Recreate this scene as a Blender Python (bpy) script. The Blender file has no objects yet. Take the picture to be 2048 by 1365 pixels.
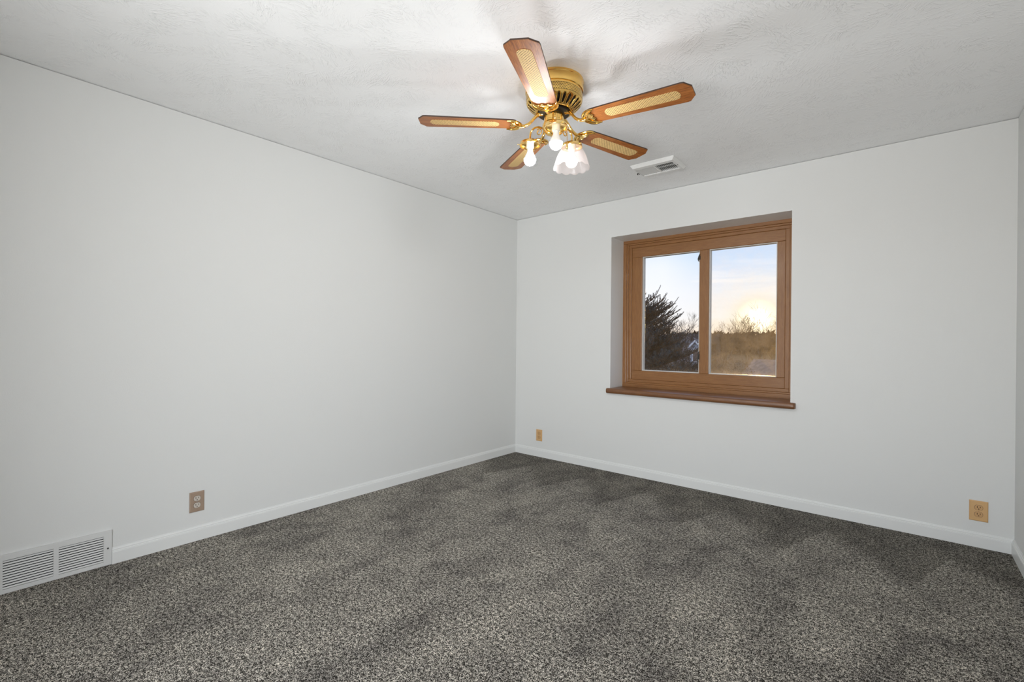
import bpy, bmesh, math, random
from mathutils import Vector, Matrix
random.seed(7)
PI = math.pi
S = bpy.context.scene
COL = S.collection

# ------------------------------------------------------------------ camera
F_PX = 935.18
cam_d = bpy.data.cameras.new('camera')
cam = bpy.data.objects.new('camera', cam_d); COL.objects.link(cam)
cam_d.sensor_fit = 'HORIZONTAL'; cam_d.sensor_width = 36.0
cam_d.lens = F_PX / 2048 * 36.0
cam_d.clip_start = 0.05; cam_d.clip_end = 600
rt = Vector((0.76743912, 0.64106188, 0.00876733)); up = Vector((-0.00739654, -0.00482105, 0.99996102)); fw = Vector((-0.64107917, 0.76747405, -0.00104177))
M = Matrix(((rt.x, up.x, -fw.x, 3.12194), (rt.y, up.y, -fw.y, -3.80598), (rt.z, up.z, -fw.z, 1.16979), (0, 0, 0, 1)))
cam.matrix_world = M
S.camera = cam

# ------------------------------------------------------------------ exposure
S.view_settings.view_transform = 'Standard'; S.view_settings.look = 'None'
S.view_settings.exposure = 0.13; S.view_settings.gamma = 1.0
S.view_settings.use_curve_mapping = False
S.cycles.use_denoising = True
S.cycles.max_bounces = 10; S.cycles.diffuse_bounces = 6; S.cycles.transparent_max_bounces = 12
S.cycles.sample_clamp_indirect = 6.0

BULB_POWER = 415.0      # radiance of the lit globes
SUN_DIR = Vector((-0.211, 0.9765, 0.0435)).normalized()

# ------------------------------------------------------------------ node helpers
class NT:
    def __init__(s, tree): s.t = tree; s.n = tree.nodes; s.l = tree.links
    def new(s, typ, **kw):
        n = s.n.new(typ)
        for k, v in kw.items(): setattr(n, k, v)
        return n
    def link(s, a, b): s.l.new(a, b)
    def val(s, sock, v):
        if hasattr(v, 'is_output') or isinstance(v, bpy.types.NodeSocket): s.l.new(v, sock)
        else: sock.default_value = v
    def math(s, op, a, b=0.0, c=None, clamp=False):
        n = s.new('ShaderNodeMath', operation=op, use_clamp=clamp)
        s.val(n.inputs[0], a); s.val(n.inputs[1], b)
        if c is not None: s.val(n.inputs[2], c)
        return n.outputs[0]
    def ramp(s, fac, stops, interp='LINEAR'):
        n = s.new('ShaderNodeValToRGB'); cr = n.color_ramp; cr.interpolation = interp
        while len(cr.elements) < len(stops): cr.elements.new(0.5)
        for e, (p, c) in zip(cr.elements, stops):
            e.position = p; e.color = (*c, 1) if len(c) == 3 else c
        s.val(n.inputs[0], fac); return n.outputs[0]
    def noise(s, vec, scale, detail=2.0, rough=0.5, dist=0.0):
        n = s.new('ShaderNodeTexNoise')
        n.inputs['Scale'].default_value = scale; n.inputs['Detail'].default_value = detail
        n.inputs['Roughness'].default_value = rough; n.inputs['Distortion'].default_value = dist
        if vec is not None: s.link(vec, n.inputs['Vector'])
        return n
    def mapping(s, vec, loc=(0, 0, 0), rot=(0, 0, 0), scale=(1, 1, 1)):
        n = s.new('ShaderNodeMapping'); s.link(vec, n.inputs[0])
        n.inputs['Location'].default_value = loc; n.inputs['Rotation'].default_value = rot; n.inputs['Scale'].default_value = scale
        return n.outputs[0]
    def mix(s, fac, a, b, blend='MIX'):
        n = s.new('ShaderNodeMix', data_type='RGBA', blend_type=blend)
        s.val(n.inputs[0], fac)
        for sock, v in ((n.inputs[6], a), (n.inputs[7], b)):
            if isinstance(v, tuple): sock.default_value = (*v, 1) if len(v) == 3 else v
            else: s.link(v, sock)
        return n.outputs[2]
    def bump(s, height, strength=1.0, dist=0.002):
        n = s.new('ShaderNodeBump'); n.inputs['Strength'].default_value = strength; n.inputs['Distance'].default_value = dist
        s.link(height, n.inputs['Height']); return n.outputs[0]
    def obj(s): return s.new('ShaderNodeTexCoord').outputs['Object']
    def uv(s): return s.new('ShaderNodeTexCoord').outputs['UV']
    def sep(s, v):
        n = s.new('ShaderNodeSeparateXYZ'); s.link(v, n.inputs[0]); return n.outputs
    def comb(s, x, y, z):
        n = s.new('ShaderNodeCombineXYZ'); s.val(n.inputs[0], x); s.val(n.inputs[1], y); s.val(n.inputs[2], z); return n.outputs[0]

def mat(name, base=(.8, .8, .8), rough=.5, metal=0.0, spec=.5, coat=0.0, fn=None):
    m = bpy.data.materials.new(name); m.use_nodes = True
    t = NT(m.node_tree); b = t.n['Principled BSDF']
    b.inputs['Base Color'].default_value = (*base, 1)
    b.inputs['Roughness'].default_value = rough; b.inputs['Metallic'].default_value = metal
    b.inputs['Specular IOR Level'].default_value = spec
    b.inputs['Coat Weight'].default_value = coat; b.inputs['Coat Roughness'].default_value = 0.12
    if fn: fn(t, b)
    return m

# ------------------------------------------------------------------ world: evening sky
w = bpy.data.worlds.new('evening_sky'); S.world = w; w.use_nodes = True
t = NT(w.node_tree); bg = t.n['Background']
d = t.new('ShaderNodeTexCoord').outputs['Generated']
x, y, z = t.sep(d)
base = t.ramp(z, [(0.0, (.95, .66, .44)), (.022, (1.0, .84, .70)), (.05, (.92, .92, .95)), (.10, (.82, .88, 1.0)), (.165, (.58, .75, 1.0)), (.21, (.50, .69, 1.0)), (.5, (.32, .52, .92))])
cl = t.noise(t.mapping(d, scale=(2.2, 2.2, 22)), 2.6, 4, .55, .6).outputs['Fac']
clm = t.math('MULTIPLY', t.ramp(cl, [(.42, (0, 0, 0)), (.68, (1, 1, 1))]), t.ramp(z, [(.01, (0, 0, 0)), (.06, (.7, .7, .7)), (.12, (.7, .7, .7)), (.17, (.2, .2, .2))]))
clm = t.math('MAXIMUM', clm, t.math('MULTIPLY', t.ramp(t.math('MULTIPLY', x, -1.0), [(.28, (0, 0, 0)), (.37, (1, 1, 1))]), t.ramp(z, [(.02, (0, 0, 0)), (.06, (.85, .85, .85)), (.15, (.75, .75, .75)), (.2, (.35, .35, .35))])))
base = t.mix(clm, base, (.96, .97, 1.02))
dn = t.new('ShaderNodeVectorMath', operation='DOT_PRODUCT'); t.link(d, dn.inputs[0]); dn.inputs[1].default_value = SUN_DIR
ang = t.math('MULTIPLY', t.math('ARCCOSINE', dn.outputs['Value'], 0.0), 57.29578)
glow = t.ramp(t.math('DIVIDE', ang, 11.0), [(0.0, (1, 1, 1)), (.13, (.45, .45, .45)), (.34, (.15, .15, .15)), (.6, (.04, .04, .04)), (1.0, (0, 0, 0))], 'EASE')
base = t.mix(t.math('MULTIPLY', glow, 1.0), base, (1.0, .80, .38))
core = t.ramp(t.math('DIVIDE', ang, 4.0), [(0.0, (1, 1, 1)), (.19, (1, 1, 1)), (.34, (.2, .2, .2)), (.6, (0, 0, 0))], 'EASE')
base = t.mix(core, base, (3.2, 2.7, 1.9))
t.link(base, bg.inputs['Color']); bg.inputs['Strength'].default_value = 1.0

# added fill light, standing unseen behind an added opening in the front wall
fill_d = bpy.data.lights.new('fill_light', 'AREA'); fill = bpy.data.objects.new('fill_light', fill_d); COL.objects.link(fill)
fill_d.shape = 'RECTANGLE'; fill_d.size = 1.5; fill_d.size_y = 1.2; fill_d.energy = 132.0; fill_d.color = (.96, .985, 1.0)
fill.location = (2.9, -5.55, .75); fill.rotation_euler = (math.radians(90 + 24), 0, math.radians(50))

sd = bpy.data.lights.new('sun', 'SUN'); sun = bpy.data.objects.new('sun', sd); COL.objects.link(sun)
sd.energy = 6.0; sd.color = (1.0, .58, .16); sd.angle = math.radians(1.2)
sun.rotation_euler = SUN_DIR.to_track_quat('Z', 'Y').to_euler(); sun.location = (0, 30, 12)

# ------------------------------------------------------------------ mesh helpers
class MB:
    def __init__(s): s.bm = bmesh.new()
    def box(s, x0, x1, y0, y1, z0, z1, mtx=None):
        vs = [s.bm.verts.new(v) for v in ((x0, y0, z0), (x1, y0, z0), (x1, y1, z0), (x0, y1, z0), (x0, y0, z1), (x1, y0, z1), (x1, y1, z1), (x0, y1, z1))]
        if mtx:
            for v in vs: v.co = mtx @ v.co
        for f in ((3, 2, 1, 0), (4, 5, 6, 7), (0, 1, 5, 4), (1, 2, 6, 5), (2, 3, 7, 6), (3, 0, 4, 7)):
            s.bm.faces.new([vs[i] for i in f])
        return s
    def loft(s, rings, close=True, cap=True):
        vr = [[s.bm.verts.new(p) for p in r] for r in rings]
        n = len(vr[0])
        for a, b in zip(vr, vr[1:]):
            for i in range(n if close else n - 1):
                j = (i + 1) % n
                s.bm.faces.new((a[i], a[j], b[j], b[i]))
        if cap and close:
            s.bm.faces.new(vr[0][::-1]); s.bm.faces.new(vr[-1])
        return s
    def lathe(s, prof, c=(0, 0, 0), seg=48, cap=False):
        rings = [[(c[0] + r * math.cos(2 * PI * i / seg), c[1] + r * math.sin(2 * PI * i / seg), c[2] + zz) for i in range(seg)] for r, zz in prof]
        return s.loft(rings, True, cap)
    def tube(s, pts, rad, seg=8, flat=None):
        pts = [Vector(p) for p in pts]; n = len(pts); rings = []
        ref = Vector((0, 0, 1)); prev = None
        for i, p in enumerate(pts):
            tan = (pts[min(i + 1, n - 1)] - pts[max(i - 1, 0)]).normalized()
            if prev is None:
                a = tan.cross(ref)
                if a.length < .1: a = tan.cross(Vector((1, 0, 0)))
                a.normalize()
            else:
                a = prev - tan * prev.dot(tan)
                if a.length < 1e-4: a = tan.cross(Vector((1, 0, 0)))
                a.normalize()
            prev = a; b = tan.cross(a).normalized()
            r = rad[i] if isinstance(rad, (list, tuple)) else rad
            rings.append([p + a * (r * math.cos(2 * PI * k / seg)) + b * (r * (flat or 1) * math.sin(2 * PI * k / seg)) for k in range(seg)])
        return s.loft(rings)
    def prism(s, outline, z0, z1, mtx=None):
        a = [Vector((p[0], p[1], z0)) for p in outline]; b = [Vector((p[0], p[1], z1)) for p in outline]
        if mtx: a = [mtx @ v for v in a]; b = [mtx @ v for v in b]
        return s.loft([a, b])
    def tri(s, a, b, c):
        s.bm.faces.new([s.bm.verts.new(p) for p in (a, b, c)]); return s
    def quad(s, a, b, c, d):
        s.bm.faces.new([s.bm.verts.new(p) for p in (a, b, c, d)]); return s
    def build(s, name, m, parent=None, smooth=False, bevel=0, seg=2, sharp=35, normals=True):
        if normals: bmesh.ops.recalc_face_normals(s.bm, faces=s.bm.faces[:])
        me = bpy.data.meshes.new(name); s.bm.to_mesh(me); s.bm.free()
        o = bpy.data.objects.new(name, me); COL.objects.link(o)
        if m: me.materials.append(m)
        if parent: o.parent = parent
        if bevel:
            b = o.modifiers.new('bevel', 'BEVEL'); b.width = bevel; b.segments = seg; b.limit_method = 'ANGLE'; b.angle_limit = math.radians(40)
        if smooth:
            for p in me.polygons: p.use_smooth = True
            try: me.set_sharp_from_angle(angle=math.radians(sharp))
            except Exception: pass
        return o

def spline(pts, n=8):
    """Catmull-Rom through the points."""
    P = [Vector(p) for p in pts]; P = [P[0] * 2 - P[1]] + P + [P[-1] * 2 - P[-2]]; out = []
    for i in range(1, len(P) - 2):
        for k in range(n):
            u = k / n; a, b, c, d_ = P[i - 1:i + 3]
            out.append(.5 * ((2 * b) + (c - a) * u + (2 * a - 5 * b + 4 * c - d_) * u * u + (3 * b - a - 3 * c + d_) * u ** 3))
    out.append(P[-2]); return out

def thing(name, label, cat, loc=(0, 0, 0), group=None, rot=(0, 0, 0)):
    o = bpy.data.objects.new(name, None); COL.objects.link(o); o.empty_display_size = .1
    o.location = loc; o.rotation_euler = rot
    return tag(o, label, cat, group)
def tag(o, label, cat, group=None, kind=None):
    o['label'] = label; o['category'] = cat
    if group: o['group'] = group
    if kind: o['kind'] = kind
    return o
def struct(o, label, cat):
    return tag(o, label, cat, None, 'structure')

# ------------------------------------------------------------------ materials
def wall_fn(t, b):
    n = t.noise(t.obj(), 260, 3, .6).outputs['Fac']
    t.link(t.bump(n, .4, .0012), b.inputs['Normal'])
M_WALL = mat('wall_paint', (.70, .708, .698), .55, spec=.35, fn=wall_fn)

def ceil_fn(t, b):
    co = t.obj(); wob = t.noise(co, 5, 3, .6).outputs['Color']
    vm = t.new('ShaderNodeVectorMath', operation='MULTIPLY_ADD'); t.link(wob, vm.inputs[0]); vm.inputs[1].default_value = (.22, .22, 0); t.link(co, vm.inputs[2])
    vo = t.new('ShaderNodeTexVoronoi', voronoi_dimensions='2D'); vo.inputs['Scale'].default_value = 7.0; t.link(vm.outputs[0], vo.inputs['Vector'])
    cell = t.sep(vo.outputs['Color'])
    ang = t.math('MULTIPLY', cell[0], 6.2832)
    x, y, z = t.sep(co)
    ca, sa = t.math('COSINE', ang), t.math('SINE', ang)
    u = t.math('ADD', t.math('MULTIPLY', x, ca), t.math('MULTIPLY', y, sa))
    v = t.math('SUBTRACT', t.math('MULTIPLY', y, ca), t.math('MULTIPLY', x, sa))
    st = t.noise(t.comb(t.math('MULTIPLY', u, 1.0), t.math('MULTIPLY', v, .26), cell[1]), 105, 2, .5, .9).outputs['Fac']
    stroke = t.ramp(st, [(.50, (0, 0, 0)), (.60, (1, 1, 1)), (.70, (.75, .75, .75))])
    patch = t.ramp(t.noise(co, 9, 2, .5).outputs['Fac'], [(.40, (.08, .08, .08)), (.62, (1, 1, 1))])
    fine = t.noise(co, 160, 3, .6).outputs['Fac']
    h = t.math('ADD', t.math('MULTIPLY', stroke, patch), t.math('MULTIPLY', fine, .12))
    t.link(t.bump(h, .5, .0034), b.inputs['Normal'])
M_CEIL = mat('brushed_plaster_ceiling', (.88, .885, .885), .7, spec=.25, fn=ceil_fn)

def carpet_fn(t, b):
    co = t.obj()
    tuft = t.noise(co, 210, 2, .75, .5).outputs['Fac']
    fib = t.noise(co, 420, 2, .6).outputs['Fac']
    clump = t.noise(co, 72, 2, .6).outputs['Fac']
    k = t.math('ADD', t.math('ADD', t.math('MULTIPLY', tuft, .50), t.math('MULTIPLY', fib, .26)), t.math('MULTIPLY', clump, .24))
    col = t.ramp(k, [(.40, (.005, .004, .003)), (.468, (.030, .027, .023)), (.505, (.130, .122, .106)), (.568, (.74, .705, .63))])
    # pile leaning different ways: tread marks, and vacuum strokes plus far-wall shade painted as a sawtooth band
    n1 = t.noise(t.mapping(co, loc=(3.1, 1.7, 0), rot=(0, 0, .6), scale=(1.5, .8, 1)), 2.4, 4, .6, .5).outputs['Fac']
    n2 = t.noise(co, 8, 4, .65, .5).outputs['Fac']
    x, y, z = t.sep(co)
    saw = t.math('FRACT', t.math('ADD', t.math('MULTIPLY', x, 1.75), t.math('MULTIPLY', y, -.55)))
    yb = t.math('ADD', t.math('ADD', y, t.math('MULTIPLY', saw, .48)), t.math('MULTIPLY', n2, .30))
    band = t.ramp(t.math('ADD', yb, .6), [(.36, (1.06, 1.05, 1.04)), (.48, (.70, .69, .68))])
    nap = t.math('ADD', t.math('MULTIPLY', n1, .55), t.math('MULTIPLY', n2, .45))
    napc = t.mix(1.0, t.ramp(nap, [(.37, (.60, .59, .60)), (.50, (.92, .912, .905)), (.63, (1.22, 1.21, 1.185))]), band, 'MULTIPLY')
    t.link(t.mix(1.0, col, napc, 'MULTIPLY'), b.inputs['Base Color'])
    t.link(t.bump(k, .8, .010), b.inputs['Normal'])
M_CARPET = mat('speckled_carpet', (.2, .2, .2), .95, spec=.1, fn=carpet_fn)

M_TRIM = mat('white_trim_paint', (.735, .745, .735), .35, spec=.4)
M_WHITE_METAL = mat('white_enamel', (.78, .78, .765), .38, spec=.45)
M_GREY_METAL = mat('register_enamel', (.66, .665, .655), .42, spec=.4)
M_DARK = mat('dark_void', (.012, .012, .012), .9, spec=.1)
M_SCREW = mat('dark_screw', (.06, .055, .05), .45, metal=.6)

def wood_fn(c0, c1, sx=(1, 14, 14)):
    def fn(t, b):
        co = t.mapping(t.obj(), scale=sx)
        n = t.noise(co, 6, 5, .65, 1.2).outputs['Fac']
        t.link(t.ramp(n, [(.3, c0), (.7, c1)]), b.inputs['Base Color'])
        t.link(t.bump(n, .12, .001), b.inputs['Normal'])
    return fn
M_FRAME_H = mat('stained_window_wood', rough=.38, coat=.15, fn=wood_fn((.215, .090, .026), (.315, .146, .048), (1.5, 16, 16)))
M_FRAME_V = mat('stained_window_wood_upright', rough=.38, coat=.15, fn=wood_fn((.215, .090, .026), (.315, .146, .048), (16, 16, 1.5)))
M_SILL = mat('stained_sill_wood', rough=.4, coat=.7, fn=wood_fn((.12, .044, .011), (.21, .083, .022), (1.5, 16, 16)))
M_SILL.node_tree.nodes['Principled BSDF'].inputs['Coat Roughness'].default_value = .38
M_BEAD = mat('pale_glazing_bead', (.62, .60, .56), .4)
M_BRASS = mat('polished_brass', (.90, .58, .17), .14, metal=1.0)
M_BRASS_LIGHT = mat('pale_brass', (.90, .66, .28), .22, metal=1.0)
M_SOCKET = mat('socket_ceramic', (.82, .76, .62), .4)
M_BLACK = mat('black_flywheel', (.02, .018, .015), .4)

def band_fn(t, b):
    u, v, _ = t.sep(t.uv())
    uu = t.math('MULTIPLY', u, 110.0); vv = t.math('MULTIPLY', v, 5.0)
    row = t.math('FLOOR', vv)
    uu = t.math('ADD', uu, t.math('MULTIPLY', t.math('MODULO', row, 2.0), .5))
    fu = t.math('SUBTRACT', t.math('FRACT', uu), .5); fv = t.math('SUBTRACT', t.math('FRACT', vv), .5)
    d2 = t.math('ADD', t.math('POWER', fu, 2.0), t.math('MULTIPLY', t.math('POWER', fv, 2.0), .8))
    hole = t.math('LESS_THAN', d2, .085)
    inside = t.math('MULTIPLY', t.math('GREATER_THAN', v, .02), t.math('LESS_THAN', v, .98))
    hole = t.math('MULTIPLY', hole, inside)
    t.link(t.mix(hole, (.83, .55, .16), (.05, .025, .008)), b.inputs['Base Color'])
    t.link(t.math('SUBTRACT', 1.0, hole), b.inputs['Metallic'])
    t.link(t.math('ADD', t.math('MULTIPLY', hole, .5), .2), b.inputs['Roughness'])
M_BAND = mat('pierced_brass_band', fn=band_fn)

def blade_fn(t, b):
    co = t.obj()
    n = t.noise(t.mapping(co, scale=(2.2, 34, 34)), 4.5, 5, .7, 1.5).outputs['Fac']
    x, y, z = t.sep(co)
    col = t.ramp(n, [(.28, (.085, .021, .004)), (.50, (.31, .098, .017)), (.72, (.50, .185, .040))])
    t.link(col, b.inputs['Base Color'])
M_BLADE = mat('walnut_fan_blade', rough=.38, spec=.35, coat=.16, fn=blade_fn)
M_BLADE_EDGE = mat('blade_edge_dark', (.035, .014, .006), .4)

def cane_fn(t, b):
    x, y, z = t.sep(t.obj())
    P_ = .0128
    uu = t.math('DIVIDE', x, P_); vv = t.math('DIVIDE', y, P_)
    # two staggered lattices of small holes
    def lat(ou, ov):
        fu = t.math('SUBTRACT', t.math('FRACT', t.math('ADD', uu, ou)), .5); fv = t.math('SUBTRACT', t.math('FRACT', t.math('ADD', vv, ov)), .5)
        return t.math('ADD', t.math('POWER', fu, 2.0), t.math('POWER', fv, 2.0))
    dd = t.math('MINIMUM', lat(100.0, 100.0), lat(100.5, 100.5))
    hole = t.math('LESS_THAN', dd, .034)
    wv = t.noise(t.mapping(t.obj(), scale=(1, 1, 1)), 400, 1, .5).outputs['Fac']
    col = t.mix(hole, t.ramp(wv, [(.3, (.62, .41, .16)), (.7, (.80, .57, .26))]), (.13, .06, .02))
    t.link(col, b.inputs['Base Color'])
M_CANE = mat('woven_cane', rough=.6, spec=.2, fn=cane_fn)

def emit_mat(name, col, k):
    m = bpy.data.materials.new(name); m.use_nodes = True; t = NT(m.node_tree)
    t.n.remove(t.n['Principled BSDF']); e = t.new('ShaderNodeEmission'); e.inputs[0].default_value = (*col, 1); e.inputs[1].default_value = k
    t.link(e.outputs[0], t.n['Material Output'].inputs[0]); return m
M_GLOBE = emit_mat('lit_bulb_globe', (.95, .975, 1.0), BULB_POWER)
M_GLOBE_DIM = emit_mat('dimmer_bulb_globe', (1.0, .97, .94), BULB_POWER * .022)
M_BULBBASE = mat('white_bulb_collar', (.85, .84, .82), .4)
M_CAP = mat('aluminium_thread', (.7, .7, .7), .3, metal=1)

def shade_mat():
    m = bpy.data.materials.new('frosted_shade_glass'); m.use_nodes = True; t = NT(m.node_tree)
    t.n.remove(t.n['Principled BSDF'])
    tr = t.new('ShaderNodeBsdfTransparent'); tl = t.new('ShaderNodeBsdfTranslucent'); gl = t.new('ShaderNodeBsdfGlossy'); df = t.new('ShaderNodeBsdfDiffuse')
    tr.inputs[0].default_value = (.95, .93, .92, 1); tl.inputs[0].default_value = (.86, .80, .79, 1); df.inputs[0].default_value = (.85, .8, .8, 1); gl.inputs['Roughness'].default_value = .15
    def mx(f, a, b_):
        n = t.new('ShaderNodeMixShader'); n.inputs[0].default_value = f; t.link(a, n.inputs[1]); t.link(b_, n.inputs[2]); return n.outputs[0]
    sh = mx(.45, tl.outputs[0], df.outputs[0]); sh = mx(.86, sh, tr.outputs[0]); sh = mx(.01, sh, gl.outputs[0])
    t.link(sh, t.n['Material Output'].inputs[0]); return m
M_SHADE = shade_mat()

def pane_mat(k):
    m = bpy.data.materials.new('dusty_window_glass'); m.use_nodes = True; t = NT(m.node_tree)
    t.n.remove(t.n['Principled BSDF'])
    tr = t.new('ShaderNodeBsdfTransparent'); tr.inputs[0].default_value = (.97, .975, .97, 1)
    tl = t.new('ShaderNodeBsdfTranslucent'); tl.inputs[0].default_value = (.85, .76, .58, 1)
    gl = t.new('ShaderNodeBsdfGlossy'); gl.inputs['Roughness'].default_value = .02
    co = t.obj(); x, y, z = t.sep(co)
    n = t.noise(co, 14, 4, .65, .5).outputs['Fac']; sp = t.noise(co, 190, 2, .6).outputs['Fac']
    low = t.ramp(z, [(.90, (1, 1, 1)), (.96, (.65, .65, .65)), (1.0, (.5, .5, .5))])
    low = t.ramp(t.math('SUBTRACT', z, .9), [(.0, (1, 1, 1)), (.04, (.55, .55, .55)), (.35, (.38, .38, .38)), (1.0, (.2, .2, .2))])
    specks = t.ramp(sp, [(.62, (0, 0, 0)), (.70, (1, 1, 1))])
    dust = t.math('MULTIPLY', low, t.math('ADD', t.math('MULTIPLY', n, k), t.math('MULTIPLY', specks, t.ramp(t.math('SUBTRACT', z, .9), [(0, (.5, .5, .5)), (.06, (.06, .06, .06)), (1, (.0, .0, .0))]))))
    a = t.new('ShaderNodeMixShader'); t.link(dust, a.inputs[0]); t.link(tr.outputs[0], a.inputs[1]); t.link(tl.outputs[0], a.inputs[2])
    b_ = t.new('ShaderNodeMixShader'); b_.inputs[0].default_value = .00003; t.link(a.outputs[0], b_.inputs[1]); t.link(gl.outputs[0], b_.inputs[2])
    t.link(b_.outputs[0], t.n['Material Output'].inputs[0]); return m
M_PANES = [pane_mat(.08), pane_mat(.37)]

# ------------------------------------------------------------------ the room
W, H, YB = 3.609, 2.44, -4.45      # right wall x, ceiling z, back wall y
T = .36
# window opening in the far wall
OX0, OX1, OZ0, OZ1 = 1.097, 2.518, .700, 2.112
GAP, IN = .0035, .014              # shadow line under the ceiling
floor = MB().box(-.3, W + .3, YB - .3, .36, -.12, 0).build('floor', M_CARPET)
struct(floor, 'wall to wall dark grey speckled carpet with vacuum marks', 'floor')
ceil = MB().box(-.3, W + .3, YB - .3, .36, H, H + .15).build('ceiling', M_CEIL)
struct(ceil, 'white ceiling with slap-brushed plaster texture', 'ceiling')
b = MB().box(-.3, 0, YB - .3, T, 0, H - GAP).box(-.3, -IN, YB - .3, T, H - GAP, H)
struct(b.build('wall_left', M_WALL), 'long bare light grey wall on the left', 'wall')
b = MB()
for x0, x1, z0, z1 in ((0, OX0, 0, H - GAP), (OX1, W, 0, H - GAP), (OX0, OX1, 0, OZ0), (OX0, OX1, OZ1, H - GAP)): b.box(x0, x1, 0, T, z0, z1)
b.box(0, W, IN, T, H - GAP, H)
struct(b.build('wall_back', M_WALL), 'light grey far wall holding the deep set window', 'wall')
b = MB().box(W, W + .3, YB - .3, T, 0, H - GAP).box(W + IN, W + .3, YB - .3, T, H - GAP, H)
struct(b.build('wall_right', M_WALL), 'light grey wall at the right edge, barely seen', 'wall')
b = MB().box(0, 1.75, YB - .12, YB, 0, H).box(3.35, W, YB - .12, YB, 0, H).box(1.75, 3.35, YB - .12, YB, 2.1, H)  # wide opening is made up, it admits the fill light and limits its spread
struct(b.build('wall_front', M_WALL), 'light grey wall behind the viewpoint with an opening added for fill light', 'wall')

# thin lining added in paler paint, standing in for window light on the recess
b = MB().box(OX0, OX0 + .003, .0005, .24, .7485, OZ1).box(OX1 - .003, OX1, .0005, .24, .7485, OZ1).box(OX0 + .003, OX1 - .003, .0005, .24, OZ1 - .003, OZ1)
struct(b.build('trim_1', M_TRIM), 'white painted lining added to brighten the deep window recess', 'trim')

# baseboards: profile (offset from wall, height)
BP = [(0, 0), (.0125, 0), (.0125, .060), (.0115, .062), (.0115, .0655), (.0085, .068), (.0085, .0735), (.0055, .0775), (.004, .083), (0, .083)]
def baseboard(name, p0, p1, nrm, m0, m1, label):
    p0, p1, nrm = Vector(p0), Vector(p1), Vector(nrm); dr = (p1 - p0).normalized()
    r0 = [p0 + nrm * o + dr * (o * m0) + Vector((0, 0, h)) for o, h in BP]; r1 = [p1 + nrm * o - dr * (o * m1) + Vector((0, 0, h)) for o, h in BP]
    return struct(MB().loft([r0, r1]).build(name, M_TRIM, smooth=True, sharp=20), label, 'baseboard')
REG_Y0, REG_Y1 = -3.687, -3.275
baseboard('baseboard_left', (0, REG_Y1 + .001, 0), (0, 0, 0), (1, 0, 0), 0, 1, 'white baseboard between floor register and far corner')
baseboard('baseboard_left.001', (0, YB, 0), (0, REG_Y0 - .001, 0), (1, 0, 0), 0, 0, 'white baseboard on the near side of the floor register')
baseboard('baseboard_back', (0, 0, 0), (W, 0, 0), (0, -1, 0), 1, 1, 'white baseboard along the window wall')
baseboard('baseboard_right', (W, YB, 0), (W, 0, 0), (-1, 0, 0), 0, 1, 'white baseboard along the right wall')

# ------------------------------------------------------------------ window
win = bpy.data.objects.new('window_1', None); COL.objects.link(win); win.location = (1.81, .24, .745)
struct(win, 'brown stained wood window with two panes set deep in the wall', 'window')
def wbuild(mb, name, m, parent=win, **kw):
    o = mb.build(name, m, parent, **kw)
    o.matrix_parent_inverse = Matrix.Translation(-parent.location) if parent is win else Matrix.Identity(4)
    if parent is not win: o.parent = parent
    return o
def ring_h(mb, x0, x1, z0, z1, wl, wr, wb, wt, y0, y1):     # top and bottom rails
    mb.box(x0, x1, y0, y1, z0, z0 + wb); mb.box(x0, x1, y0, y1, z1 - wt, z1)
def ring_v(mb, x0, x1, z0, z1, wl, wr, wb, wt, y0, y1):
    mb.box(x0, x0 + wl, y0, y1, z0 + wb, z1 - wt); mb.box(x1 - wr, x1, y0, y1, z0 + wb, z1 - wt)
FZ0 = .742
def frame_pair(x0, x1, z0, z1, wl, wr, wb, wt, y0, y1, name):
    hb, vb = MB(), MB()
    ring_h(hb, x0, x1, z0, z1, wl, wr, wb, wt, y0, y1); ring_v(vb, x0, x1, z0, z1, wl, wr, wb, wt, y0, y1)
    o = wbuild(hb, name, M_FRAME_H, bevel=.003)
    v = wbuild(vb, name, M_FRAME_V, bevel=.003)
    return o, v
# stepped casing: three nested rings, each deeper into the wall
frame_pair(OX0, OX1, FZ0, OZ1, .035, .035, .038, .030, .240, .345, 'window_jamb')
frame_pair(OX0 + .035, OX1 - .035, FZ0 + .038, OZ1 - .030, .018, .018, .014, .016, .246, .345, 'stop_moulding')
SX0, SX1, SZ0, SZ1 = OX0 + .053, OX1 - .053, FZ0 + .052, OZ1 - .046
PL0, PL1, PR0, PR1, PZ0, PZ1 = 1.280, 1.795, 1.872, 2.378, .903, 1.950
frame_pair(SX0, SX1, SZ0, SZ1, .030, .030, .026, .026, .252, .340, 'sash_moulding')
hb, vb = MB(), MB()
for z0, z1 in ((SZ0 + .026, PZ0), (PZ1, SZ1 - .026)): hb.box(SX0 + .03, SX1 - .03, .258, .335, z0, z1)
wbuild(hb, 'sash_rail', M_FRAME_H, bevel=.004)
for x0, x1 in ((SX0 + .03, PL0), (PL1, PR0), (PR1, SX1 - .03)): vb.box(x0, x1, .258, .335, PZ0, PZ1)
wbuild(vb, 'sash_stile', M_FRAME_V, bevel=.004)
# pale glazing strips round each pane
for x0, x1 in ((PL0, PL1), (PR0, PR1)):
    mb = MB(); g = .007
    ring_h(mb, x0, x1, PZ0, PZ1, g, g, g, g, .268, .315); ring_v(mb, x0, x1, PZ0, PZ1, g, g, g, g, .268, .315)
    bead = wbuild(mb, 'glazing_bead', M_BEAD, bevel=.0015)
    gp = MB().box(x0 + .004, x1 - .004, .290, .294, PZ0 + .004, PZ1 - .004)
    o = wbuild(gp, 'pane', M_PANES[0 if x0 < 1.5 else 1])
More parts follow.
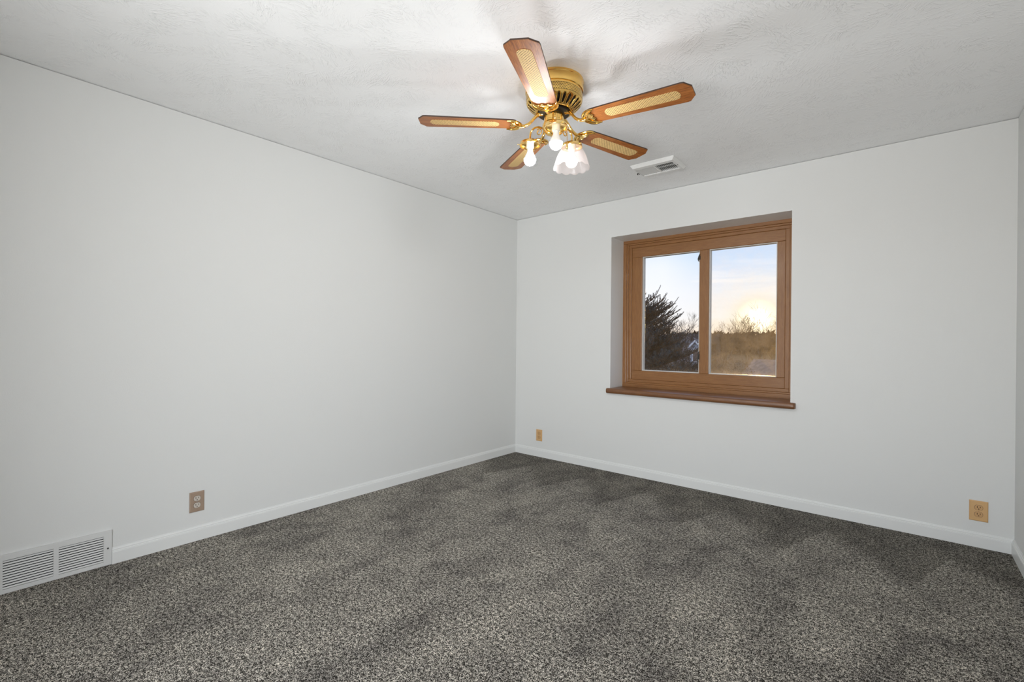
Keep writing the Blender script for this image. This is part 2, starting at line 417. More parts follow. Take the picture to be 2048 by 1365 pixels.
# latches on the meeting stile
for zc, hh in ((1.885, .030), (1.045, .045)):
    mb = MB().tube(spline([(1.797, .256, zc + hh), (1.790, .250, zc + hh * .3), (1.786, .248, zc - hh * .4), (1.791, .252, zc - hh)], 6), .0045, 8)
    mb.box(1.788, 1.802, .252, .262, zc - hh * .5, zc + hh * .6)
    wbuild(mb, 'latch', M_SCREW, smooth=True)
# sill board with rounded nose and horns
mb = MB()
prof = [(.245, .703), (0.0, .703), (-.020, .703), (-.029, .707), (-.034, .716), (-.035, .726), (-.033, .737), (-.027, .745), (-.018, .748), (.245, .748)]
ys = [(p[0], p[1]) for p in prof]
mb.loft([[(OX0 + .0005, y_, z_) for y_, z_ in ys], [(OX1 - .0005, y_, z_) for y_, z_ in ys]])
nose = [(-.0005, .703)] + prof[2:9] + [(-.0005, .748)]
for xa, xb in ((1.068, OX0 + .001), (OX1 - .001, 2.549)):
    s_ = 1 if xa < 1.5 else -1
    xo, xi = (xa, xb) if s_ > 0 else (xb, xa)
    def shr(k): return [(-.0005 + (p[0] + .0005) * k if p[0] < -.001 else p[0], .7255 + (p[1] - .7255) * (.6 + .4 * k)) for p in nose]
    mb.loft([[(xo, a, c) for a, c in shr(.45)], [(xo + s_ * .003, a, c) for a, c in shr(.75)], [(xo + s_ * .008, a, c) for a, c in shr(.95)], [(xo + s_ * .014, a, c) for a, c in nose], [(xi, a, c) for a, c in nose]])
wbuild(mb, 'window_sill', M_SILL, smooth=True, sharp=50)

# ------------------------------------------------------------------ ceiling fan
FAN = thing('ceiling_fan', 'polished brass ceiling fan with five brown cane-inset blades and three lights', 'ceiling fan', (1.794, -1.908, H))
ob = MB().lathe([(.0, 0), (.143, 0), (.1435, -.004), (.1435, -.010), (.142, -.012), (.1425, -.048), (.141, -.052), (.136, -.0545), (.1355, -.060), (.138, -.062)], seg=96).build('motor_housing', M_BRASS, FAN, smooth=True)
# slot in the housing groove
mb = MB(); n = 96
uvs = []
bm = mb.bm; uvl = bm.loops.layers.uv.new('UVMap')
rr = [(.138, -.062, 1.0), (.1385, -.066, .9), (.1385, -.094, .1), (.137, -.098, 0.0)]
vr = [[bm.verts.new((r * math.cos(2 * PI * i / n), r * math.sin(2 * PI * i / n), z_)) for i in range(n)] for r, z_, v_ in rr]
for k in range(3):
    for i in range(n):
        f = bm.faces.new((vr[k][i], vr[k][(i + 1) % n], vr[k + 1][(i + 1) % n], vr[k + 1][i]))
        for lp, uv in zip(f.loops, ((i / n, rr[k][2]), ((i + 1) / n, rr[k][2]), ((i + 1) / n, rr[k + 1][2]), (i / n, rr[k + 1][2]))): lp[uvl].uv = uv
mb.build('vent_band', M_BAND, ob, smooth=True)
# slotted lower cone
mb = MB(); bm = mb.bm; NS, SUB = 28, 8; n = NS * SUB
prof = [(.137, -.098), (.136, -.102), (.133, -.107), (.129, -.112), (.122, -.119), (.113, -.127), (.104, -.134), (.099, -.138), (.094, -.141), (.088, -.144), (.078, -.146)]
vr = [[bm.verts.new((r * math.cos(2 * PI * i / n), r * math.sin(2 * PI * i / n), z_)) for i in range(n)] for r, z_ in prof]
for k in range(len(prof) - 1):
    for i in range(n):
        s_ = i % SUB
        hole = (2 <= k <= 7 and s_ in (2, 3, 4, 5)) and not ((k == 2 or k == 7) and s_ in (2, 5))
        if not hole: bm.faces.new((vr[k][i], vr[k][(i + 1) % n], vr[k + 1][(i + 1) % n], vr[k + 1][i]))
sl = mb.build('slotted_cone', M_BRASS, ob, smooth=True)
so = sl.modifiers.new('solid', 'SOLIDIFY'); so.thickness = .0025; so.offset = -1
MB().lathe([(.0, -.06), (.118, -.06), (.118, -.100), (.100, -.118), (.082, -.130), (.074, -.140), (.0, -.140)], seg=48).build('motor_core', M_BLACK, ob, smooth=True)
MB().lathe([(.0, -.138), (.074, -.138), (.076, -.142), (.076, -.154), (.070, -.158), (.048, -.158), (.0, -.158)], seg=48).build('flywheel', M_BLACK, FAN, smooth=True)

# one blade with its iron, copied five times
ZB = 2.234 - H
def blade_outline(n=6):
    pts = []
    def arc(cx, cy, r, a0, a1):
        for k in range(n + 1):
            a = math.radians(a0 + (a1 - a0) * k / n); pts.append((cx + r * math.cos(a), cy + r * math.sin(a)))
    def w(x): return .0555 + (.0705 - .0555) * (x - .185) / (.62 - .185)
    pts += [(.62, -w(.62))]
    pts += [(.634, -.0685), (.654, -.041), (.660, -.034), (.660, .034), (.654, .041), (.634, .0685)]
    pts += [(.62, w(.62)), (.30, w(.30)), (.225, w(.225)), (.205, .0545), (.193, .0490), (.186, .040)]
    pts += [(.183, .02), (.183, -.02), (.186, -.040), (.193, -.0490), (.205, -.0545), (.225, -w(.225)), (.30, -w(.30))]
    return pts
bl = MB().prism(blade_outline(), -.0035, .0035).build('blade', M_BLADE, FAN, bevel=.0012)
bl.data.materials.append(M_BLADE_EDGE)
for p in bl.data.polygons:
    if abs(p.normal.z) < .5: p.material_index = 1
def stadium(x0, x1, r, n=20):
    pts = []
    for cx, a0 in ((x1 - r * .7, -90), (x0 + r * .7, 90)):
        for k in range(n + 1):
            a = math.radians(a0 + 180 * k / n)
            ca = math.cos(a)
            rr_ = 1 + .018 * math.cos(12 * a)
            pts.append((cx + r * .7 * ca * rr_, r * math.sin(a) * rr_))
    return pts
cane = MB().prism(stadium(.270, .606, .0305), -.0046, -.0030).build('cane_insert', M_CANE, bl)
# iron: S-curved arm, crescent claw with a raised rim, two screws
mb = MB()
arm = spline([(.058, 0, .052), (.078, 0, .047), (.098, 0, .030), (.120, 0, .006), (.145, 0, -.008), (.172, 0, -.010)], 6)
mb.tube(arm, [.0095 - .0025 * math.sin(PI * i / (len(arm) - 1)) for i in range(len(arm))], 10)
cres_o = spline([(.160, 0), (.166, .022), (.182, .045), (.204, .058), (.232, .057)], 6)
cres_i = spline([(.232, .057), (.214, .047), (.205, .030), (.213, .014), (.204, 0)], 6)
top = [(p.x, p.y) for p in cres_o] + [(p.x, p.y) for p in cres_i[1:]]
out = top + [(a, -c) for a, c in top[-2:0:-1]]
mb.prism(out, -.0085, -.0038)
for sg in (1, -1):
    mb.tube([(p.x, sg * p.y, -.0075) for p in cres_o], [.0062] * 12 + [.0062 - .0040 * k / 12 for k in range(len(cres_o) - 12)], 8)
    mb.tube([(p.x, sg * p.y, -.0075) for p in cres_i], .0032, 8)
    mb.tube(spline([(.166, sg * .002, -.010), (.182, sg * .012, -.012), (.194, sg * .030, -.011), (.215, sg * .048, -.009)], 5), .0034, 8)
    mb.lathe([(0, -.0115), (.004, -.011), (.0048, -.0085)], (.196, sg * .036, 0), 12)
mb.lathe([(0, -.013), (.006, -.012), (.009, -.008), (.009, -.004)], (.178, 0, 0), 16)
iron = mb.build('blade_iron', M_BRASS, bl, smooth=True, sharp=40)
PITCH = -6.0
droop = [-1.4, 1.6, -.7, -.8, -.5]
yaw = [0, 0, -2.2, 0, 0]
for k in range(5):
    if k == 0: o = bl
    else:
        o = bl.copy(); COL.objects.link(o)
        for ch in (cane, iron):
            c = ch.copy(); COL.objects.link(c); c.parent = o
    o.location = (0, 0, ZB)
    o.rotation_euler = (math.radians(PITCH), math.radians(droop[k]), math.radians(-66.1 + 72 * k + yaw[k]))

# switch housing and light kit
MB().lathe([(.0, -.155), (.046, -.155), (.049, -.158), (.049, -.188), (.0505, -.190), (.0505, -.196), (.049, -.198)], seg=48).build('switch_housing', M_BRASS, FAN, smooth=True)
kit = MB().lathe([(.049, -.198), (.054, -.200), (.057, -.206), (.057, -.222), (.054, -.228), (.050, -.236), (.040, -.246), (.026, -.253), (.012, -.256), (.010, -.262), (.013, -.266), (.010, -.272), (.0, -.275)], seg=48).build('light_kit_bowl', M_BRASS, FAN, smooth=True)
RF = .133; ZR = 2.161 - H           # fitter rim
ANG = [-170.6, -50.6, 81.5]
# arm (local: +x outward)
mb = MB()
a = spline([(.050, 0, -.216), (.068, 0, -.204), (.090, 0, -.195), (.112, 0, -.197), (.128, 0, -.210), (.133, 0, -.230), (.133, 0, ZR + .024)], 8)
mb.tube(a, .0048, 10)
# scroll under the arm
sc = []
for k in range(40):
    th = -PI * .2 + k / 39 * 2.3 * PI; r = .017 - .010 * k / 39
    sc.append((.083 + r * math.cos(th + PI / 2), 0, -.222 + r * math.sin(th + PI / 2)))
mb.tube(sc, .0028, 8)
mb.tube(spline([(.070, 0, -.203), (.080, 0, -.203), (.090, 0, -.206)], 5), .0028, 8)
arm_o = mb.build('light_arm', M_BRASS, FAN, smooth=True)
# fitter cup
mb = MB()
mb.lathe([(.0, .030), (.009, .030), (.011, .026), (.013, .0235), (.030, .0215), (.043, .019), (.050, .015), (.0525, .009), (.0525, .002), (.0545, .0), (.0535, -.002), (.0508, -.001), (.0508, .008), (.047, .0135), (.030, .0185), (.0, .020)], (RF, 0, ZR), 48)
for k in range(3):
    th = 2 * PI * k / 3 + .5
    dx, dy = math.cos(th), math.sin(th)
    mb.tube([(RF + .050 * dx, .050 * dy, ZR + .005), (RF + .060 * dx, .060 * dy, ZR + .005)], .0016, 6)
    mb.tube([(RF + .060 * dx, .060 * dy, ZR + .005), (RF + .064 * dx, .064 * dy, ZR + .005)], .0036, 10)
fit = mb.build('shade_holder', M_BRASS_LIGHT, arm_o, smooth=True)
sock = MB().lathe([(.0, .019), (.019, .019), (.0195, -.012), (.0175, -.016), (.0, -.016)], (RF, 0, ZR), 32).build('socket', M_SOCKET, arm_o, smooth=True)
# bulb: white collar and glowing globe
GZ = -.072; GR = .030
cb = MB().lathe([(.0, -.014), (.0132, -.014), (.0135, -.024), (.0150, -.032), (.0195, -.042), (.0240, -.0515), (.0276, -.059), (.0298, GZ + .0032)], (RF, 0, ZR), 32).build('bulb', M_BULBBASE, FAN, smooth=True)
prof = []
a0 = math.asin(.003 / GR)
for k in range(17):
    a_ = a0 - (a0 + PI / 2) * k / 16
    prof.append((max(GR * math.cos(a_), 0.0003), GZ + GR * math.sin(a_)))
gb = MB().lathe(prof, (RF, 0, ZR), 32).build('bulb_globe', M_GLOBE, cb, smooth=True)
for k, an in enumerate(ANG):
    rz = (0, 0, math.radians(an))
    if k == 0: A, B = arm_o, cb
    else:
        A = arm_o.copy(); COL.objects.link(A)
        for ch in (fit, sock):
            c = ch.copy(); COL.objects.link(c); c.parent = A
        B = cb.copy(); COL.objects.link(B)
        c = gb.copy(); COL.objects.link(c); c.parent = B
        if k == 2: c.data = gb.data.copy(); c.data.materials[0] = M_GLOBE_DIM
    A.rotation_euler = rz; B.rotation_euler = rz
# scalloped frosted shade on the third light only
mb = MB(); seg = 144; rings = []
ZS = [(.0490, .004), (.0500, -.006), (.0555, -.016), (.0630, -.028), (.0700, -.042), (.0760, -.058), (.0810, -.074), (.0850, -.088), (.0885, -.098), (.0905, -.104)]
for j, (r, z_) in enumerate(ZS):
    f_ = j / (len(ZS) - 1); rg = []
    for i in range(seg):
        th = 2 * PI * i / seg
        wv = abs(math.cos(6 * th))
        rr_ = r * (1 + .022 * f_ ** 1.5 * (wv - .5)); zz = z_ - .0085 * f_ ** 5 * (wv - .4)
        rg.append((RF + rr_ * math.cos(th), rr_ * math.sin(th), ZR + zz))
    rings.append(rg)
sh = mb.loft(rings, True, False).build('glass_shade', M_SHADE, FAN, smooth=True, sharp=80)
so = sh.modifiers.new('solid', 'SOLIDIFY'); so.thickness = .0025; so.offset = 1
sh.rotation_euler = (0, 0, math.radians(ANG[2])); sh['label'] = 'frosted white scalloped glass shade'
# pull chain with teardrop fob
px, py = .066, .018
mb = MB().tube(spline([(.040, .010, -.228), (.056, .0145, -.232), (px, py, -.250), (px, py, -.300)], 6), .0011, 6)
for k in range(22): mb.lathe([(.0002, .0016), (.0014, .0008), (.0014, -.0008), (.0002, -.0016)], (px, py, -.246 - k * .0026), 6)
ch = mb.build('pull_chain', M_BRASS, FAN, smooth=True)
MB().lathe([(.0005, .0), (.002, -.003), (.0028, -.008), (.0055, -.018), (.0068, -.026), (.0055, -.033), (.0005, -.037)], (px, py, -.300), 16).build('fob', M_BRASS_LIGHT, ch, smooth=True)

# ------------------------------------------------------------------ ceiling vent
VX0, VX1, VY0, VY1 = 1.600, 1.918, -.670, -.425
V = thing('ceiling_vent', 'white two-way air vent on the ceiling beyond the fan', 'vent', ((VX0 + VX1) / 2, (VY0 + VY1) / 2, H))
hx, hy = (VX1 - VX0) / 2, (VY1 - VY0) / 2
D = .024
sx0, sx1, sy0, sy1 = -.142, .130, -.070, .078      # louvred opening
mb = MB(); g = .014
fx, fy = hx - g, hy - g
def rect(x0, x1, y0, y1, z_): return [(x0, y0, z_), (x1, y0, z_), (x1, y1, z_), (x0, y1, z_)]
mb.loft([rect(-hx, hx, -hy, hy, 0), rect(-hx, hx, -hy, hy, -.004), rect(-fx, fx, -fy, fy, -D), rect(sx0, sx1, sy0, sy1, -D), rect(sx0, sx1, sy0, sy1, -.004)], True, False)
mb.box(-.010, .0, sy0, sy1, -D + .0005, -.006)
mb.box(sx0, -.010, .002, .004, -.016, -.006); mb.box(0, sx1, .002, .004, -.016, -.006)
mb.build('vent_frame', M_WHITE_METAL, V, bevel=.0012)
MB().box(sx0, sx1, sy0, sy1, -.0045, -.003).build('duct_opening', M_DARK, V)
for x0, x1, tilt in ((sx0, -.010, 40), (0.0, sx1, -24)):
    mb = MB(); nL = 11
    for k in range(nL):
        xc = x0 + (k + .5) * (x1 - x0) / nL
        mt = Matrix.Translation((xc, 0, -.0165)) @ Matrix.Rotation(math.radians(tilt), 4, 'Y')
        mb.box(-.0005, .0005, sy0, sy1, -.0062, .0062, mt)
    mb.build('louvre', M_WHITE_METAL, V)
MB().lathe([(0, -.027), (.003, -.0265), (.004, -.0238)], (.141, .0, 0), 12).build('screw', M_SCREW, V)
MB().box(-.1515, -.1475, -.010, .022, -D - .001, -D + .001).box(-.1545, -.1475, -.014, -.009, -D - .012, -D).build('damper_lever', M_SCREW, V)

# ------------------------------------------------------------------ floor register in the left wall
yc = (REG_Y0 + REG_Y1) / 2
Rg = thing('floor_register', 'grey-white louvred return register at the left wall above the carpet', 'vent register', (0, yc, 0))
hw = (REG_Y1 - REG_Y0) / 2
banks = ((-3.655 - yc, -3.490 - yc), (-3.472 - yc, -3.307 - yc)); rz0, rz1 = .0215, .1525
mb = MB(); X0, X1 = .0, .011
mb.box(X0, X1, -hw, hw, .002, rz0); mb.box(X0, X1, -hw, hw, rz1, .178)
mb.box(X0, X1, -hw, banks[0][0], rz0, rz1); mb.box(X0, X1, banks[0][1], banks[1][0], rz0, rz1); mb.box(X0, X1, banks[1][1], hw, rz0, rz1)
bmesh.ops.remove_doubles(mb.bm, verts=mb.bm.verts[:], dist=1e-5)
mb.build('register_frame', M_GREY_METAL, Rg)
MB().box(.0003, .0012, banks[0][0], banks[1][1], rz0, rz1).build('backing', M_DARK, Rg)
for b0, b1 in banks:
    mb = MB(); nL = 11
    pitch = (rz1 - rz0) / nL
    for k in range(nL):
        zc = rz0 + (k + .42) * pitch
        mt = Matrix.Translation((.0062, 0, zc)) @ Matrix.Rotation(math.radians(-28), 4, 'Y')
        mb.box(-.0005, .0005, b0, b1, -.0038, .0038, mt)
    mb.build('louvre', M_GREY_METAL, Rg)
for yy in (-3.290 - yc, -3.672 - yc):
    o = MB().lathe([(.0003, .0035), (.003, .003), (.0042, .001), (.0042, 0)], (0, 0, 0), 14).build('screw', M_SCREW, Rg)
    o.rotation_euler = (0, PI / 2, 0); o.location = (.0108, yy, .088)

# ------------------------------------------------------------------ outlets (front faces local -y)
def outlet(loc, rz, label, plate_col, face_col, w_=.074, h_=.116):
    T_ = thing('wall_outlet', label, 'outlet', loc, 'duplex outlets low on the walls', (0, 0, rz))
    pm = mat('outlet_plate', plate_col, .32, spec=.5); fm = mat('outlet_face', face_col, .35, spec=.5)
    a, c = w_ / 2, h_ / 2
    def rc(k, y_): return [(-a + k, y_, -c + k), (a - k, y_, -c + k), (a - k, y_, c - k), (-a + k, y_, c - k)]
    MB().loft([rc(0, 0), rc(0, -.002), rc(.0012, -.0042), rc(.005, -.0058)]).build('cover_plate', pm, T_, bevel=.0006)
    for zc in (.0195, -.0195):
        pts = []
        for k in range(40):
            th = 2 * PI * k / 40
            pts.append((.0172 * math.cos(th), max(-.0140, min(.0140, .0172 * math.sin(th)))))
        mt = Matrix.Translation((0, -.0055, zc)) @ Matrix.Rotation(PI / 2, 4, 'X')
        f = MB().prism(pts, -.001, .0024, mt).build('receptacle', fm, T_, bevel=.0005)
        g_ = MB().prism([(p[0] * 1.06, p[1] * 1.06) for p in pts], -.001, .0006, mt).build('receptacle_gap', M_SCREW, T_)
        m2 = MB()
        m2.box(-.0076, -.0052, -.0083, -.0070, zc - .001, zc + .0085).box(.0052, .0074, -.0083, -.0070, zc + .0, zc + .0078)
        pr = [(.0026 * math.cos(2 * PI * k / 16), .0026 * math.sin(2 * PI * k / 16) if k <= 8 else max(-.0018, .0026 * math.sin(2 * PI * k / 16))) for k in range(16)]
        m2.prism(pr, -.001, .0026, Matrix.Translation((0, -.0057, zc - .0075)) @ Matrix.Rotation(PI / 2, 4, 'X'))
        m2.build('slot', M_DARK, f)
    s = MB().lathe([(.0003, .002), (.0022, .0015), (.003, 0)], (0, 0, 0), 12).build('screw', M_CAP if plate_col[0] < .5 else fm, T_)
    s.rotation_euler = (PI / 2, 0, 0); s.location = (0, -.0058, 0)
    return T_
outlet((0, -2.896, .2235), PI / 2, 'beige brown outlet on the left wall near the floor register', (.34, .25, .185), (.55, .50, .44))
outlet((.3125, 0, .215), 0, 'orange tan outlet low on the window wall beside the far corner', (.62, .38, .17), (.56, .33, .14))
outlet((3.466, 0, .2085), 0, 'orange tan outlet low on the window wall at far right', (.62, .38, .17), (.56, .33, .14), .079, .117)

# ------------------------------------------------------------------ outdoors
def leafmat(name, c0, c1):
    def fn(t, b):
        n = t.noise(t.obj(), 3.0, 3, .6).outputs['Fac']
        t.link(t.ramp(n, [(.35, c0), (.65, c1)]), b.inputs['Base Color'])
    return mat(name, rough=.8, spec=.2, fn=fn)
M_GROUND = leafmat('winter_grass', (.06, .045, .026), (.11, .085, .05))
M_NEEDLE = leafmat('spruce_needles', (.030, .055, .066), (.075, .105, .118))
M_BARK = leafmat('grey_bark', (.07, .055, .045), (.13, .105, .09))
M_TWIG = leafmat('brown_twigs', (.045, .032, .020), (.085, .062, .042))
M_SHRUB = leafmat('dry_shrub_leaves', (.13, .118, .125), (.27, .235, .235))
M_SIDING = mat('pale_blue_siding', (.42, .47, .56), .7)
M_HTRIM = mat('white_house_trim', (.80, .82, .86), .6)
M_ROOF = leafmat('grey_shingles', (.12, .115, .12), (.20, .19, .19))
M_ROOF_DARK = mat('dark_shingles', (.045, .036, .03), .9)
M_BSIDING = mat('tan_siding', (.30, .25, .20), .8)
M_HGLASS = mat('dark_house_glass', (.05, .06, .08), .1)

def gz(x, y):
    s_ = min(1, max(0, (y - 4) / 36)); s_ = s_ * s_ * (3 - 2 * s_)
    r_ = min(1, max(0, (y - 50) / 110)); r_ = r_ * r_ * (3 - 2 * r_)
    return -3.3 - 2.2 * s_ + 7.2 * r_
mb = MB(); NX, NY = 24, 48
grid = [[mb.bm.verts.new((-140 + 200 * i / NX, .6 + 199 * (j / NY) ** 1.6, gz(0, .6 + 199 * (j / NY) ** 1.6))) for i in range(NX + 1)] for j in range(NY + 1)]
for j in range(NY):
    for i in range(NX): mb.bm.faces.new((grid[j][i], grid[j][i + 1], grid[j + 1][i + 1], grid[j + 1][i]))
struct(mb.build('ground', M_GROUND, smooth=True), 'brown winter ground of the neighbourhood beyond the window', 'ground')

# spruce beside the window
def spruce(loc, ztop, label):
    rnd = random.Random(3)
    root = thing('spruce_tree', label, 'tree', loc)
    hgt = ztop - loc[2]
    MB().tube([(0, 0, -.1), (.03, 0, hgt * .4), (-.02, .02, hgt * .8), (0, 0, hgt)], [.16, .12, .05, .012], 10).build('trunk', M_BARK, root, smooth=True)
    nb = MB(); br = MB()
    zz = hgt - .05; low = hgt - 5.6
    top = -loc[2] + 1.80            # whorl where the broad crown starts
    while zz > low:
        L = .10 + (hgt - zz) * .12 if zz > top else min(2.0, .72 + (top - zz) * .62)
        nbr = 6 if zz > top else 11
        a0 = rnd.random() * 6.28
        for k in range(nbr):
            an = a0 + 2 * PI * k / nbr + rnd.uniform(-.25, .25); l = L * rnd.uniform(.75, 1.1)
            dx, dy = math.cos(an), math.sin(an)
            rise = rnd.uniform(.12, .34) if zz > top - .5 else rnd.uniform(-.05, .22)
            pts = []
            for q in range(7):
                f_ = q / 6; pts.append(Vector((dx * l * f_, dy * l * f_, zz - .10 * l * math.sin(f_ * PI) + rise * l * f_ ** 1.3)))
            br.tube(pts, [.014 * (1 - f / 7) + .003 for f in range(7)], 5)
            nt = max(4, int(l * 13))
            for q in range(nt + 1):
                f_ = .2 + .8 * q / nt
                i0 = min(5, int(f_ * 6)); p = pts[i0].lerp(pts[i0 + 1], f_ * 6 - i0)
                for sd_ in ((1, -1, 0) if q < nt else (0,)):
                    tl = rnd.uniform(.10, .21)
                    side = Vector((-dy, dx, 0)) * sd_
                    dr = (Vector((dx, dy, 0)) * rnd.uniform(.3, .75) + side * rnd.uniform(.4, .9) + Vector((0, 0, rnd.uniform(.35, 1.0)))).normalized()
                    e = p + dr * tl
                    u_ = dr.cross(Vector((0, 0, 1))).normalized(); v_ = dr.cross(u_)
                    br.tube([p, e], [.006, .004], 3)
                    for m_ in range(22):
                        g_ = m_ / 21; c = p.lerp(e, g_); th = m_ * 2.4
                        o_ = (u_ * math.cos(th) + v_ * math.sin(th)); tip = c + o_ * .024 + dr * .016
                        wv = dr.cross(o_) * .007
                        nb.tri(c - wv, c + wv, tip)
        zz -= .075 if zz > top - 1.6 else .16
    br.build('branch', M_BARK, root, normals=False)
    nb.build('needles', M_NEEDLE, root, normals=False)
    return root
spruce((-.98, 4.50, gz(0, 4.5)), 3.0, 'dark blue-green spruce close outside the left pane')

def bare_tree(loc, hgt, label, seed, spread=.55, levels=6, group='bare trees beyond the window', r0=.13):
    rnd = random.Random(seed)
    root = thing('bare_tree', label, 'tree', loc, group)
    tr, tw = MB(), MB()
    def grow(p, dr, l, r, lev):
        n_ = 3; pts = [p]; q = p.copy(); d_ = dr.copy()
        for k in range(n_):
            d_ = (d_ + Vector((rnd.gauss(0, .10), rnd.gauss(0, .10), .05))).normalized(); q = q + d_ * (l / n_); pts.append(q.copy())
        (tr if lev <= 1 else tw).tube(pts, [r * (1 - .4 * k / n_) for k in range(n_ + 1)], 5 if lev < 3 else 3)
        if lev < levels:
            for k in range(rnd.choice((2, 3, 3)) if lev < 4 else 3):
                ax = Vector((rnd.gauss(0, 1), rnd.gauss(0, 1), 0)).normalized()
                nd = (d_ + ax * rnd.uniform(spread * .6, spread * 1.35)).normalized()
                base = pts[-1] if k < 2 else pts[-2]
                grow(base, nd, l * rnd.uniform(.62, .82), max(r * .56, .0075), lev + 1)
    grow(Vector((0, 0, -.1)), Vector((0, 0, 1)), hgt * .33, r0, 0)
    tr.build('trunk', M_BARK, root, smooth=True, normals=False)
    tw.build('twigs', M_TWIG, root, normals=False)
    return root
def shrub(loc, w_, h_, label, seed, m, n=1500, size=.12, group='leafless shrubs beyond the window', name='shrub'):
    rnd = random.Random(seed)
    root = thing(name, label, 'shrub', loc, group)
    lf, st = MB(), MB()
    for k in range(26):
        an = rnd.uniform(0, 6.28); rr_ = w_ * .5 * math.sqrt(rnd.random()); hh = h_ * (1 - .45 * (rr_ / (w_ * .5)) ** 2) * rnd.uniform(.8, 1.05)
        tip = Vector((rr_ * math.cos(an), rr_ * math.sin(an), hh))
        st.tube(spline([Vector((tip.x * .1, tip.y * .1, -.1)), Vector((tip.x * .55, tip.y * .55, hh * .5)), tip], 3), [.03, .026, .022, .018, .014, .010, .006], 4)
    for k in range(n):
        while True:
            v = Vector((rnd.uniform(-1, 1), rnd.uniform(-1, 1), rnd.uniform(0, 1)))
            if v.x ** 2 + v.y ** 2 + (max(0, v.z - .3) / .7) ** 2 < 1: break
        c = Vector((v.x * w_ / 2, v.y * w_ / 2, v.z * h_))
        a1 = Vector((rnd.gauss(0, 1), rnd.gauss(0, 1), rnd.gauss(0, 1))).normalized(); a2 = a1.orthogonal().normalized()
        s_ = size * rnd.uniform(.5, 1.3)
        lf.quad(c - a1 * s_, c + a2 * s_ * .2, c + a1 * s_, c - a2 * s_ * .2)
    st.build('stems', M_BARK, root, normals=False); lf.build('foliage', m, root, normals=False)
    return root

def house(loc, w_, d_, hw_, hr, rz, label, wm, nwin=2, rm=None, tm=None):
    root = thing('house', label, 'house', loc, None, (0, 0, rz))
    a, c = w_ / 2, d_ / 2
    mb = MB().box(-a, a, -c, c, 0, hw_)
    mb.loft([[(-a, -c, hw_), (a, -c, hw_), (0, -c, hw_ + hr)], [(-a, c, hw_), (a, c, hw_), (0, c, hw_ + hr)]])
    mb.build('wall', wm, root)
    ov = .18; th = .14; k = hr / a
    mb = MB()
    for sg in (1, -1):
        mb.loft([[(0, y_, hw_ + hr + .02), (sg * (a + ov), y_, hw_ - k * ov + .02), (sg * (a + ov), y_, hw_ - k * ov + .02 + th), (0, y_, hw_ + hr + .02 + th)] for y_ in (-c - ov, c + ov)])
    mb.build('roof', rm or M_ROOF, root)
    mb = MB()
    for sg in (1, -1):
        mb.loft([[(0, y_, hw_ + hr - .10), (sg * (a + ov), y_, hw_ - k * ov - .10), (sg * (a + ov), y_, hw_ - k * ov + .10), (0, y_, hw_ + hr + .10)] for y_ in (-c - ov - .03, -c - ov + .01)])
        mb.box(min(sg * a, sg * (a + .02)) , max(sg * a, sg * (a + .02)), -c - .03, -c + .12, 0, hw_)
    mb.build('rake_trim', tm or M_HTRIM, root)
    for q in range(nwin):
        z0 = hw_ - 1.3 - 2.4 * q
        ww = min(.45, a * .5)
        f = MB().box(-ww - .08, ww + .08, -c - .05, -c + .02, z0 - .08, z0 + 1.08).build('window', M_HTRIM, root)
        MB().box(-ww, ww, -c - .06, -c - .04, z0, z0 + 1.0).build('pane', M_HGLASS, f)
    return root

# pale gabled house between the spruce and the mullion
def face(cx, cy, deg):                                       # front (-y) turned towards the room plus deg
    return math.atan2(3.12 - cx, -(-3.8 - cy)) * 1.0 + math.radians(deg)
house((-10.25, 37.3, gz(0, 37)), .90, 1.3, 6.3, .42, face(-10.0, 37.3, -25), 'narrow pale blue gabled house showing past the spruce', M_SIDING, 2)
house((-23.5, 78.0, gz(0, 78)), 5.0, 6.0, 5.2, 1.6, face(-21.5, 70, 80), 'distant dark roofed house behind the window mullion', M_ROOF_DARK, 0, M_ROOF_DARK, M_ROOF_DARK)
house((-4.2, 39.5, gz(0, 39.5)), 5.0, 5.0, 3.2, 1.9, face(-4.2, 39.5, 60), 'grey roofed house low at the right edge of the window', M_BSIDING, 1)

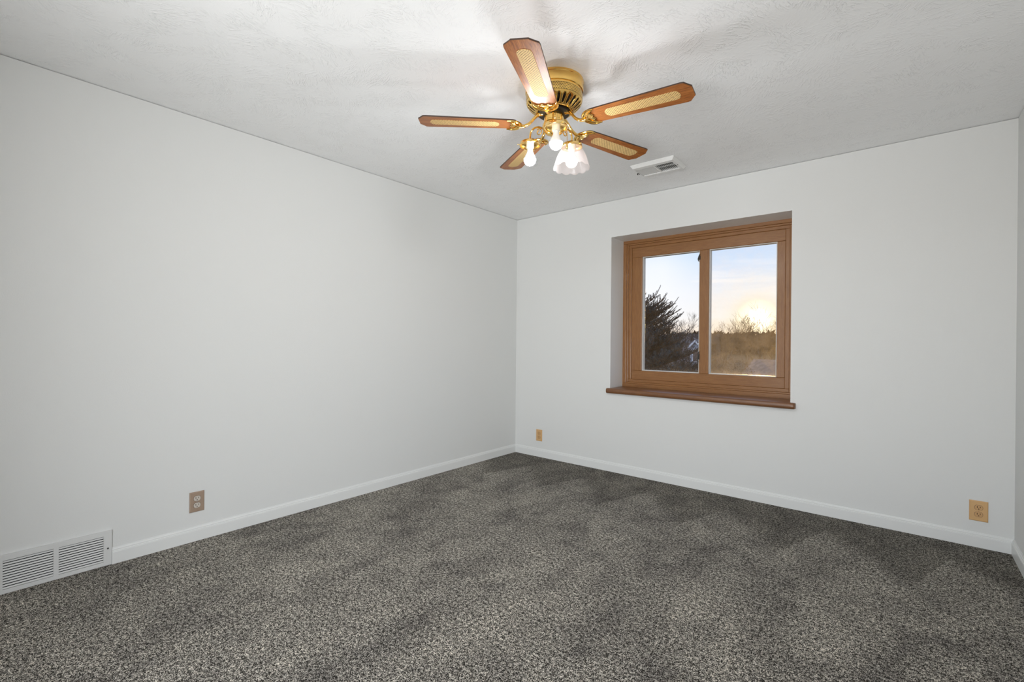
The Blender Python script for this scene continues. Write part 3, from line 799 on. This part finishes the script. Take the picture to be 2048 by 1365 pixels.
for (x_, y_, h_, lab, sd_) in (
    (-18.7, 56.1, 11.0, 'tall bare tree rising just right of the spruce top', 11),
    (-22.3, 68.5, 10.6, 'bare tree against the mullion in the left pane', 27),
    (-10.5, 44.3, 8.4, 'leftmost bare tree in the right pane', 13),
    (-15.0, 62.5, 9.8, 'rounded bare tree left of the setting sun', 14),
    (-11.4, 57.5, 9.9, 'bare tree with upright stem just left of the sun', 15),
    (-12.6, 73.5, 9.4, 'low bare tree directly beneath the setting sun', 16),
    (-7.2, 49.5, 9.2, 'bare tree right of the setting sun', 17),
    (-9.3, 64.5, 9.8, 'bare tree at the right edge of the right pane', 18)):
    bare_tree((x_, y_, gz(x_, y_)), h_, lab, sd_)

# shrubs
shrub((-2.1, 10.1, gz(0, 10.1)), 2.6, 5.3, 'purple-grey shrub filling the left pane behind the spruce', 21, M_SHRUB, 14000, .045)
shrub((-3.9, 14.0, gz(0, 14)), 2.4, 4.9, 'brown shrub beneath the pale gabled house', 22, M_TWIG, 16000, .03)
shrub((-1.35, 7.3, gz(0, 7.3)), 1.1, 4.1, 'grey-green shrub low in the left pane below the spruce', 23, M_SHRUB, 9000, .03)
for i, (x_, y_, w_, h_, lab) in enumerate((
    (-7.7, 33.0, 4.2, 6.3, 'brown shrub right of the mullion in the right pane'),
    (-5.2, 28.6, 3.6, 5.2, 'broad shrub low in the middle of the right pane'),
    (-3.0, 25.5, 3.0, 3.9, 'shrub at the bottom right corner of the right pane'),
    (-4.6, 22.0, 2.8, 3.3, 'shrub at the bottom left of the right pane'))):
    shrub((x_, y_, gz(x_, y_)), w_, h_, lab, 30 + i, M_TWIG, 7000, .08)
# hazy treeline on the rise
rnd = random.Random(5); lf = MB()
for k in range(9000):
    x_ = rnd.uniform(-75, 12); y_ = rnd.uniform(108, 126); tp = 2.4 + 1.1 * math.sin(x_ * .31) * math.sin(x_ * .13 + 1) + .5 * math.sin(x_ * 1.1)
    z_ = gz(x_, y_) + (4.6 - gz(0, 117) + tp * .25 - 2.3) * rnd.random() ** .8
    c = Vector((x_, y_, z_)); a1 = Vector((rnd.gauss(0, .5), rnd.gauss(0, .5), rnd.gauss(0, 1))).normalized(); a2 = a1.orthogonal().normalized(); s_ = rnd.uniform(.4, 1.0)
    lf.quad(c - a1 * s_, c + a2 * s_ * .45, c + a1 * s_, c - a2 * s_ * .45)
tag(lf.build('treeline', M_TWIG, normals=False), 'dark line of brush on the horizon below the sun', 'treeline', kind='stuff')
